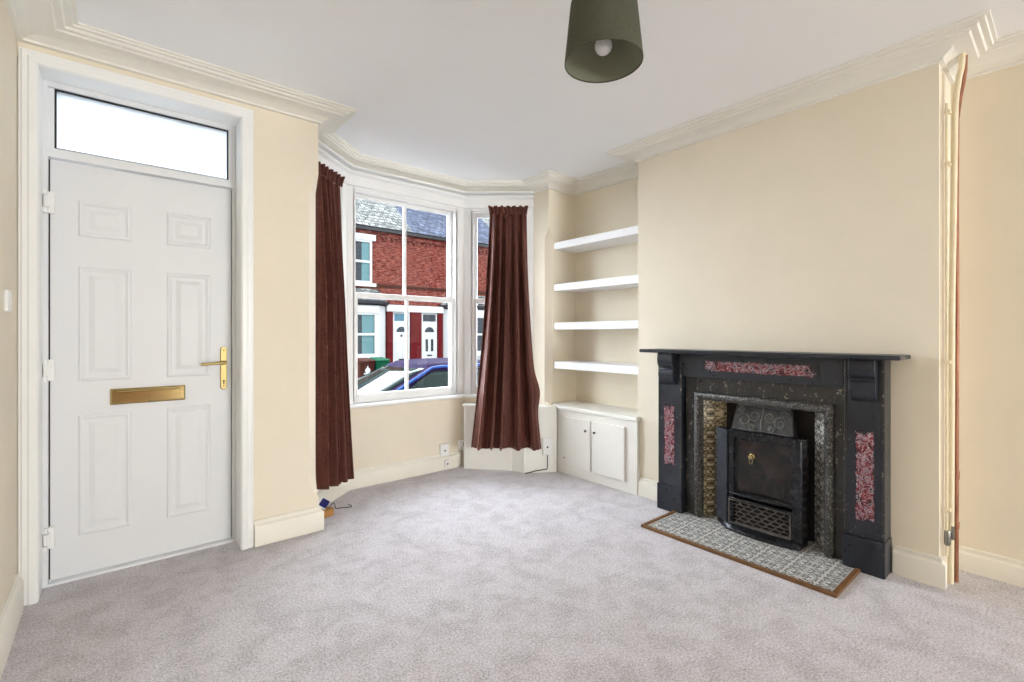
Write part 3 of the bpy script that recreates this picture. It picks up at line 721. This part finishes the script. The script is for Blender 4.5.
# ------------------------------------------------------------------ the street outside
GZ = -.67
ext = lambda *c: tuple(q*.5 for q in srgb(*c)[:3])+(1,)
ROAD = paint('grey asphalt', ext(96,96,98), .9, .15, 12, .4, 80, .03); PAVE = paint('paving slabs', ext(160,156,150), .9, .1, 3, .3, 40, .03)
def brick():
    k = NT('red brick'); v = k.coord((1,1,1), (0,0,0), (R(90),0,0)); b = k.n('ShaderNodeTexBrick'); k.l(v, b.inputs['Vector'])
    b.inputs['Scale'].default_value = 1; b.inputs['Brick Width'].default_value = .225; b.inputs['Row Height'].default_value = .075; b.inputs['Mortar Size'].default_value = .010
    b.inputs['Color1'].default_value = ext(150,54,42); b.inputs['Color2'].default_value = ext(116,38,32); b.inputs['Mortar'].default_value = ext(150,118,106)
    n = k.noise(v, 1.6, 4, .65); q = k.noise(k.coord((1,1,3)), 4.5, 3, .75)
    c = k.mix(k.ramp(n, [(.38, (0,0,0,1)), (.75, (.5,.5,.5,1))]), b.outputs['Color'], ext(176,104,90))
    k.base(k.mix(k.ramp(q, [(.40, (1,1,1,1)), (.50, (0,0,0,1))]), k.mix(k.ramp(q, [(.56, (0,0,0,1)), (.68, (.5,.5,.5,1))]), c, ext(214,160,148)), ext(96,30,26))); k.set(.95, 0, 0)
    return k.m
BRICK = brick()
def slates(name, a, b_):
    k = NT(name); v = k.coord((1,1,1)); b = k.n('ShaderNodeTexBrick'); k.l(v, b.inputs['Vector'])
    b.inputs['Scale'].default_value = 1; b.inputs['Brick Width'].default_value = .30; b.inputs['Row Height'].default_value = .26; b.inputs['Mortar Size'].default_value = .02
    b.inputs['Color1'].default_value = ext(*a); b.inputs['Color2'].default_value = ext(*b_); b.inputs['Mortar'].default_value = ext(70,72,78)
    q = k.noise(k.coord((1,2.5,1)), 3.2, 4, .75); k.base(k.mix(k.ramp(q, [(.42, (.75,.75,.75,1)), (.56, (0,0,0,1))]), b.outputs['Color'], ext(44,46,52))); k.set(.8, 0, .03); return k.m
ROOF1 = slates('pale weathered slate', (196,196,188), (160,162,156)); ROOF2 = slates('blue grey slate', (128,136,160), (96,106,132))
WHT = paint('white render', srgb(176,176,174), .6, .03, 3, .05, 60, .03); REDP = paint('dark red paint', ext(112,32,36), .6, .05, 3, .05, 60, .03)
DGRY = paint('dark grey lead', ext(62,64,70), .6, .1, 6, .1, 60, .03); DRKB = paint('dark brick band', ext(84,50,42), .9, .2, 14, .1, 60, .03)
PANE = paint('dark house glass', ext(40,50,60), .12, .1, 2, 0, 1, .25); CURT = paint('pale teal house curtain', ext(120,160,164), .8, .08, 9, .1, 60, .03)
BLUEG = paint('pale blue fanlight', ext(104,146,166), .3, .05, 3, 0, 60, .03)
GRNB = paint('green bin plastic', ext(20,92,64), .5, .05, 4, .05, 60, .03); BRNB = paint('brown bin plastic', ext(74,34,28), .5, .08, 4, .05, 60, .03)
struct('road', MB().box(-40,60,5.1,14.1,GZ-.2,GZ), ROAD, 'grey asphalt street outside the window', 'road')
struct('pavement', MB().box(-40,60,3.55,5.1,GZ-.2,GZ+.1), PAVE, 'near side pavement outside the window', 'pavement')
struct('pavement_far', MB().box(-40,60,14.1,28,GZ-.2,GZ+.1), PAVE, 'far side pavement below the brick houses', 'pavement')

YH, PX = 20.0, 10.81
def house(ax, sg, label, roofm, lit):
    """brick terrace house; ax is its party wall beside the door, sg mirrors it"""
    X = lambda x: ax+sg*(PX-x) if sg > 0 else ax+(x-PX)
    def B(mb, x0, x1, *a): return mb.box(X(x0), X(x1), *a)
    x0, x1 = 5.50, (PX if ax != PX else 10.525 if sg < 0 else 2*PX-10.527); g = GZ+.1; EV = 5.82
    r = thing('terraced_house', label, 'house', ((X(x0)+X(x1))/2, YH, g), 0, 'brick terraced houses across the street')
    obj('brick_wall', B(MB(),x0,x1,YH,YH+.3,g,EV), BRICK, r)
    obj('rear_wall', B(MB(),x0,x1,YH+.31,YH+9.6,g,EV-.3), BRICK, r)
    L = 6.4; w = x1-x0; pit = R(40); cx = (X(x0)+X(x1))/2
    rf = obj('roof', MB().box(-w/2,w/2,0,L,0,.10), roofm, r, at=(0,0,0)); rf.location = (0, -.28, EV+.02-g); rf.rotation_euler = (pit,0,0)
    yr, zr = YH-.28+L*cos(pit), EV+.02+L*sin(pit)
    obj('ridge', MB().box(cx-w/2,cx+w/2,yr-.12,yr+.12,zr,zr+.16), DGRY, r)
    obj('gutter', MB().box(cx-w/2,cx+w/2,YH-.32,YH-.16,EV-.06,EV+.06), GAP, r)
    m = MB()
    for i in range(int((x1-x0-.17)/.24)+1): B(m, x0+.05+i*.24, x0+.17+i*.24, YH-.07, YH, EV-.36, EV-.26)
    B(m, x0,x1,YH-.10,YH,EV-.26,EV-.10)
    obj('dentil_course', m, BRICK, r)
    obj('string_course', B(MB(),x0,x1,YH-.05,YH,3.34,3.47), DRKB, r)
    def win(name, a, b, z0, z1, yy, ex=.16):
        f = MB(); B(f,a-ex,b+ex,yy-.14,yy,z1,z1+.26); B(f,a-ex,b+ex,yy-.18,yy,z0-.15,z0)
        for q0, q1, u0, u1 in ((a,a+.1,z0,z1),(b-.1,b,z0,z1),(a+.1,b-.1,(z0+z1)/2-.05,(z0+z1)/2+.05),(a+.1,b-.1,z1-.09,z1),(a+.1,b-.1,z0,z0+.09)): B(f,q0,q1,yy-.10,yy,u0,u1)
        f = obj(name, f, WHT, r); k = (b-a)*.2
        obj('pane', B(MB(),a+.1,b-.1,yy-.03,yy-.005,z0+.05,z1-.05), PANE, f)
        c = B(MB(),a+.12,a+.12+k,yy-.05,yy-.032,z0+.09,z1-.09); B(c,b-.12-k*1.5,b-.12,yy-.05,yy-.032,z0+.09,z1-.09)
        obj('curtain', c, CURT, f)
    win('upper_window', 7.55, 8.66, 3.46, 5.33, YH)
    yb = YH-.75; b0, b1, s = 6.05, 9.33, .66
    P = lambda pts: [(X(x),y) for x,y in pts]
    obj('bay', MB().prism(P([(b0,YH),(b0+s,yb),(b1-s,yb),(b1,YH)]), g, 2.46), WHT, r)
    ring = lambda e, z: [(X(x),y,z) for x,y in [(b0-e,YH),(b0+s-e*.6,yb-e),(b1-s+e*.6,yb-e),(b1+e,YH)]]
    obj('bay_gutter', MB().loft([ring(.12,2.50),ring(.2,2.53),ring(.2,2.66),ring(.12,2.66)]), DGRY, r)
    obj('bay_roof', MB().loft([ring(.1,2.665),[(X(b0+.35),YH,3.22),(X(b0+s+.2),YH-.12,3.22),(X(b1-s-.2),YH-.12,3.22),(X(b1-.35),YH,3.22)]]), ROOF1, r)
    win('bay_window', b0+s+.1, b1-s-.12, .32, 2.14, yb, .08)
    d0, d1 = 9.66, 10.50
    obj('porch_lintel', B(MB(),9.33,x1,YH-.16,YH,2.26,2.56), WHT, r)
    for a, b in ((9.36,9.64),(10.53,x1)):
        if b-a > .05: obj('pilaster', B(MB(),a,b,YH-.12,YH,g,2.25), REDP, r)
    dr = obj('door', B(MB(),d0,d1,YH-.06,YH,g,1.74), WHT, r); c = (d0+d1)/2
    arch = [(X(c)+.25*cos(a), YH-.075, 1.34+.24*sin(a)) for a in [pi*k/12 for k in range(13)]]
    obj('arched_light', MB().loft([arch, [(x,YH-.061,z) for x,y,z in arch]]), PANE, dr)
    if lit:
        for a in (-.21,.08): obj('door_light', MB().box(X(c)+a,X(c)+a+.13,YH-.075,YH-.061,.42,1.0), PANE, dr)
        obj('letter_plate', MB().box(X(c)-.13,X(c)+.13,YH-.085,YH-.061,.20,.26), DGRY, dr)
    else:
        for a in (-.27,.05): obj('panel_moulding', MB().box(X(c)+a,X(c)+a+.22,YH-.075,YH-.061,.15,1.05), WHT, dr, bevel=.01)
        obj('letter_plate', MB().box(X(c)-.13,X(c)+.13,YH-.085,YH-.061,.05,.11), DGRY, dr)
        obj('knocker', MB().box(X(c)-.04,X(c)+.04,YH-.085,YH-.061,1.12,1.22), DGRY, dr)
    fl = MB()
    for q in ((d0,d1,1.74,1.84),(d0,d0+.07,1.84,2.25),(d1-.07,d1,1.84,2.25),(d0+.07,d1-.07,2.18,2.25)): B(fl,q[0],q[1],YH-.06,YH,q[2],q[3])
    fl = obj('fanlight', fl, WHT, r)
    obj('pane', B(MB(),d0+.07,d1-.07,YH-.04,YH-.005,1.84,2.18), PANE if lit else BLUEG, fl)
house(PX, -1, 'brick terraced house across the street with a pale blue fanlight over its white door', ROOF1, False)
house(PX, 1, 'brick terraced house across the street whose white door has two slim dark panes', ROOF2, True)
house(0.19, 1, 'brick terraced house at the far left of the terrace across the street', ROOF2, True)
house(21.44, -1, 'brick terraced house at the far right of the terrace across the street', ROOF1, False)

def bin_(label, c, m, mark):
    r = thing('wheelie_bin', label, 'bin', c, 0, 'wheelie bins across the street', True)
    obj('tub', MB().loft([[(-.19,-.22,.08),(.19,-.22,.08),(.19,.22,.08),(-.19,.22,.08)],[(-.24,-.29,.93),(.24,-.29,.93),(.24,.26,.93),(-.24,.26,.93)]]), m, r, bevel=.02, at=(0,0,0))
    obj('lid', MB().loft([[(-.26,-.32,.935),(.26,-.32,.935),(.26,.30,.935),(-.26,.30,.935)],[(-.25,-.30,.97),(.25,-.30,.97),(.25,.29,1.0),(-.25,.29,1.0)],[(-.2,-.2,1.0),(.2,-.2,1.0),(.2,.25,1.04),(-.2,.25,1.04)]]), m, r, bevel=.015, at=(0,0,0))
    for sx in (-1, 1): obj('wheel', MB().lathe([(.09,-.03),(.1,-.02),(.1,.02),(.09,.03)], (sx*.2,.2,.1), 18, 'x'), GAP, r, at=(0,0,0))
    if mark:
        k = MB().lathe([(.085,0),(.085,-.012)], (0,-.290,.66), 20, 'y').box(-.13,.13,-.300,-.285,.545,.585).box(-.02,.02,-.300,-.285,.58,.80)
        obj('emblem', k, WHT, r, at=(0,0,0))
    return r
bin_('green wheelie bin standing in front of the houses across the street', (6.60,14.62,GZ+.1), GRNB, False)
bin_('dark red brown wheelie bin with a white emblem, left of the green bin', (6.06,14.55,GZ+.1), BRNB, True)

# parked car, nose to the left
CARP = paint('dark violet blue car paint', ext(34,20,58), .5, .05, 2, 0, 1, .01); CARB = paint('bright blue car trim', ext(44,84,160), .3, .05, 2, 0, 1, .08)
def carglass():
    k = NT('car glass'); k.base(ext(36,50,48)); k.set(.05, 0, .10); return k.m
CGL = carglass(); TYRE = paint('tyre rubber', ext(26,26,27), .85, .05, 5, .1, 60, .03); ALLOY = paint('alloy wheel', ext(170,172,176), .3, .05, 5, 0, 1, .5, .9)
car = thing('parked_car', 'dark violet blue car parked outside the window, facing left', 'car', (3.1,6.22,GZ), 0, None, True)
X0 = 3.1
st_ = [(-2.20,.55,.35,.60,.62),(-2.12,.70,.28,.68,.74),(-1.85,.82,.24,.74,.84),(-1.35,.87,.22,.86,.95),(-.95,.88,.21,.94,1.02),(0,.885,.20,.97,1.0),(1.2,.885,.20,.99,1.02),(1.75,.86,.24,.98,1.02),(2.02,.78,.30,.88,.96),(2.10,.66,.40,.80,.84)]
rings = []
for x, w, zb, zs, zt in st_:
    rings.append([(x,y,z) for y,z in [(-w*.9,zb),(-w*.99,zb+.14),(-w,zb+.3),(-w*.97,zs-.04),(-w*.90,zs),(-w*.55,zt),(0,zt+.015),(w*.55,zt),(w*.90,zs),(w*.97,zs-.04),(w,zb+.3),(w*.99,zb+.14),(w*.9,zb)]])
obj('body', MB().loft(rings), CARP, car, smooth=50, at=(0,0,0))
def cab(s, t, off=0):
    h = .80-.20*t**1.15; xf = -1.12+1.12*t; xr = 1.95-.55*t; z = .95+.50*t-.06*t*t*0
    k = int(s) % 4; f = s-int(s); bow = .22
    if k == 0: y = -h+2*h*f; x = xf+bow*(y/h)**2; n = Vector((-1,0,1.6))
    elif k == 1: y = h; x = xf+bow+(xr-.1-xf-bow)*f; n = Vector((0,1,.35))
    elif k == 2: y = h-2*h*f; x = xr-.1*(y/h)**2; n = Vector((1,0,.8))
    else: y = -h; x = xr-.1+(xf+bow-xr+.1)*f; n = Vector((0,-1,.35))
    p = Vector((x,y,z))+n.normalized()*off
    return tuple(p)
rings = [[cab(k*.1, t) for k in range(40)] for t in (0,.25,.5,.75,.93,1)]
cx = Vector((.75,0,0))
for sc, dz in ((.95,.022),(.75,.045),(.4,.06),(.05,.064)):
    rings.append([tuple(Vector(((Vector(p).x-.75)*sc+.75, p[1]*sc, 1.45+dz))) for p in rings[5]])
obj('cabin', MB().loft(rings), CARP, car, smooth=50, at=(0,0,0))
def gl(s0, s1, t0, t1, name, m=CGL, off=.006, pinch0=0, pinch1=0):
    rows = []
    for j in range(9):
        t = t0+(t1-t0)*j/8; a = s0+pinch0*j/8; b = s1+pinch1*j/8
        rows.append([cab(a+(b-a)*i/12*.9999, t, off) for i in range(13)])
    return obj(name, MB().grid(rows), m, car, smooth=60, at=(0,0,0), solid=.004)
gl(.05,.95,.04,.93,'windscreen'); gl(2.06,2.94,.1,.9,'rear_window')
for a, b in ((1.08,1.48),(1.53,1.92),(3.08,3.47),(3.52,3.92)): gl(a,b,.06,.86,'side_window')
for y in (-1, 1):
    s_ = 3.985 if y < 0 else 1.015
    pth = [cab(s_, t, .012 if y < 0 else 0) for t in (0,.2,.4,.6,.8,.95)]+[cab(3.985-k*.12 if y < 0 else 1.015+k*.12, .97, .012 if y < 0 else .0) for k in range(1,8)]
    obj('roof_rail', MB().tube(pth, .019 if y < 0 else .014, 8), CARB, car, smooth=60, at=(0,0,0))
    obj('door_mirror', MB().ball((-.62,y*.98,1.02), .10, 14, 10, (.6,1,.7)), CARP, car, smooth=60, at=(0,0,0))
    obj('headlamp', MB().ball((-2.0,y*.62,.66), .13, 14, 10, (1,1.1,.55)), CGL, car, smooth=60, at=(0,0,0))
    obj('wiper', MB().tube([(-1.10,y*.3-.2,.985),(-.86,y*.3+.22,1.075)], .008, 6), GAP, car, at=(0,0,0))
    for x in (-1.35, 1.30):
        w = obj('wheel', MB().lathe([(.20,-.10),(.30,-.11),(.315,-.07),(.315,.07),(.30,.11),(.20,.10)], (x,y*.80,.315), 32, 'y'), TYRE, car, smooth=50, at=(0,0,0))
        obj('hub', MB().lathe([(.20,-.105),(.19,-.06),(.05,-.09),(.03,-.10)] if y < 0 else [(.20,.105),(.19,.06),(.05,.09),(.03,.10)], (x,y*.80,.315), 24, 'y'), ALLOY, w, smooth=40, at=(0,0,0))

# ------------------------------------------------------------------ light
W = bpy.data.worlds.new('World'); S.world = W; W.use_nodes = True
bg = W.node_tree.nodes['Background']; bg.inputs[0].default_value = (.82,.91,1,1)
# overcast sky, brightest over the roofs opposite
tc = W.node_tree.nodes.new('ShaderNodeTexCoord'); sp = W.node_tree.nodes.new('ShaderNodeSeparateXYZ'); mr = W.node_tree.nodes.new('ShaderNodeMapRange')
mr.interpolation_type = 'SMOOTHSTEP'; mr.inputs[1].default_value = -.15; mr.inputs[2].default_value = .75; mr.inputs[3].default_value = SKY0; mr.inputs[4].default_value = SKY1
W.node_tree.links.new(tc.outputs['Generated'], sp.inputs[0]); W.node_tree.links.new(sp.outputs[1], mr.inputs[0]); W.node_tree.links.new(mr.outputs[0], bg.inputs[1])
def sun(e, rot, col, ang):
    l = bpy.data.lights.new('sun', 'SUN'); l.energy = e; l.color = col; l.angle = R(ang)
    o = bpy.data.objects.new('sun', l); C.objects.link(o); o.rotation_euler = rot
sun(SUN, (R(48), 0, R(12)), (1,.96,.9), 3)
def area(name, e, loc, rot, sx, sy, col):
    l = bpy.data.lights.new(name, 'AREA'); l.shape = 'RECTANGLE'; l.size = sx; l.size_y = sy; l.energy = e; l.color = col
    o = bpy.data.objects.new(name, l); C.objects.link(o); o.location = loc; o.rotation_euler = rot
area('rear_fill_light', REAR, (2.35,YR+.02,1.35), (R(90),0,0), 1.9, 2.0, (.90,.96,1))  # unseen fill lamp added at the rear wall; there is no window

# ------------------------------------------------------------------ camera
cam = bpy.data.cameras.new('Camera'); cam.sensor_width = 36; cam.lens = 474.8/1024*36; cam.shift_y = -6/1024; cam.clip_start = .02; cam.clip_end = 300
co = bpy.data.objects.new('Camera', cam); C.objects.link(co); co.location = (0,0,1.2); co.rotation_euler = (R(90),0,R(-39.93))
S.camera = co
S.view_settings.view_transform = 'Standard'; S.view_settings.look = 'None'; S.view_settings.gamma = 1; S.view_settings.use_curve_mapping = False
S.view_settings.exposure = EXPO
try:
    S.cycles.use_denoising = True; S.cycles.max_bounces = 10; S.cycles.diffuse_bounces = 6; S.cycles.sample_clamp_indirect = 8
except Exception: pass
for o in bpy.data.objects:
    if '_w' in o: del o['_w']
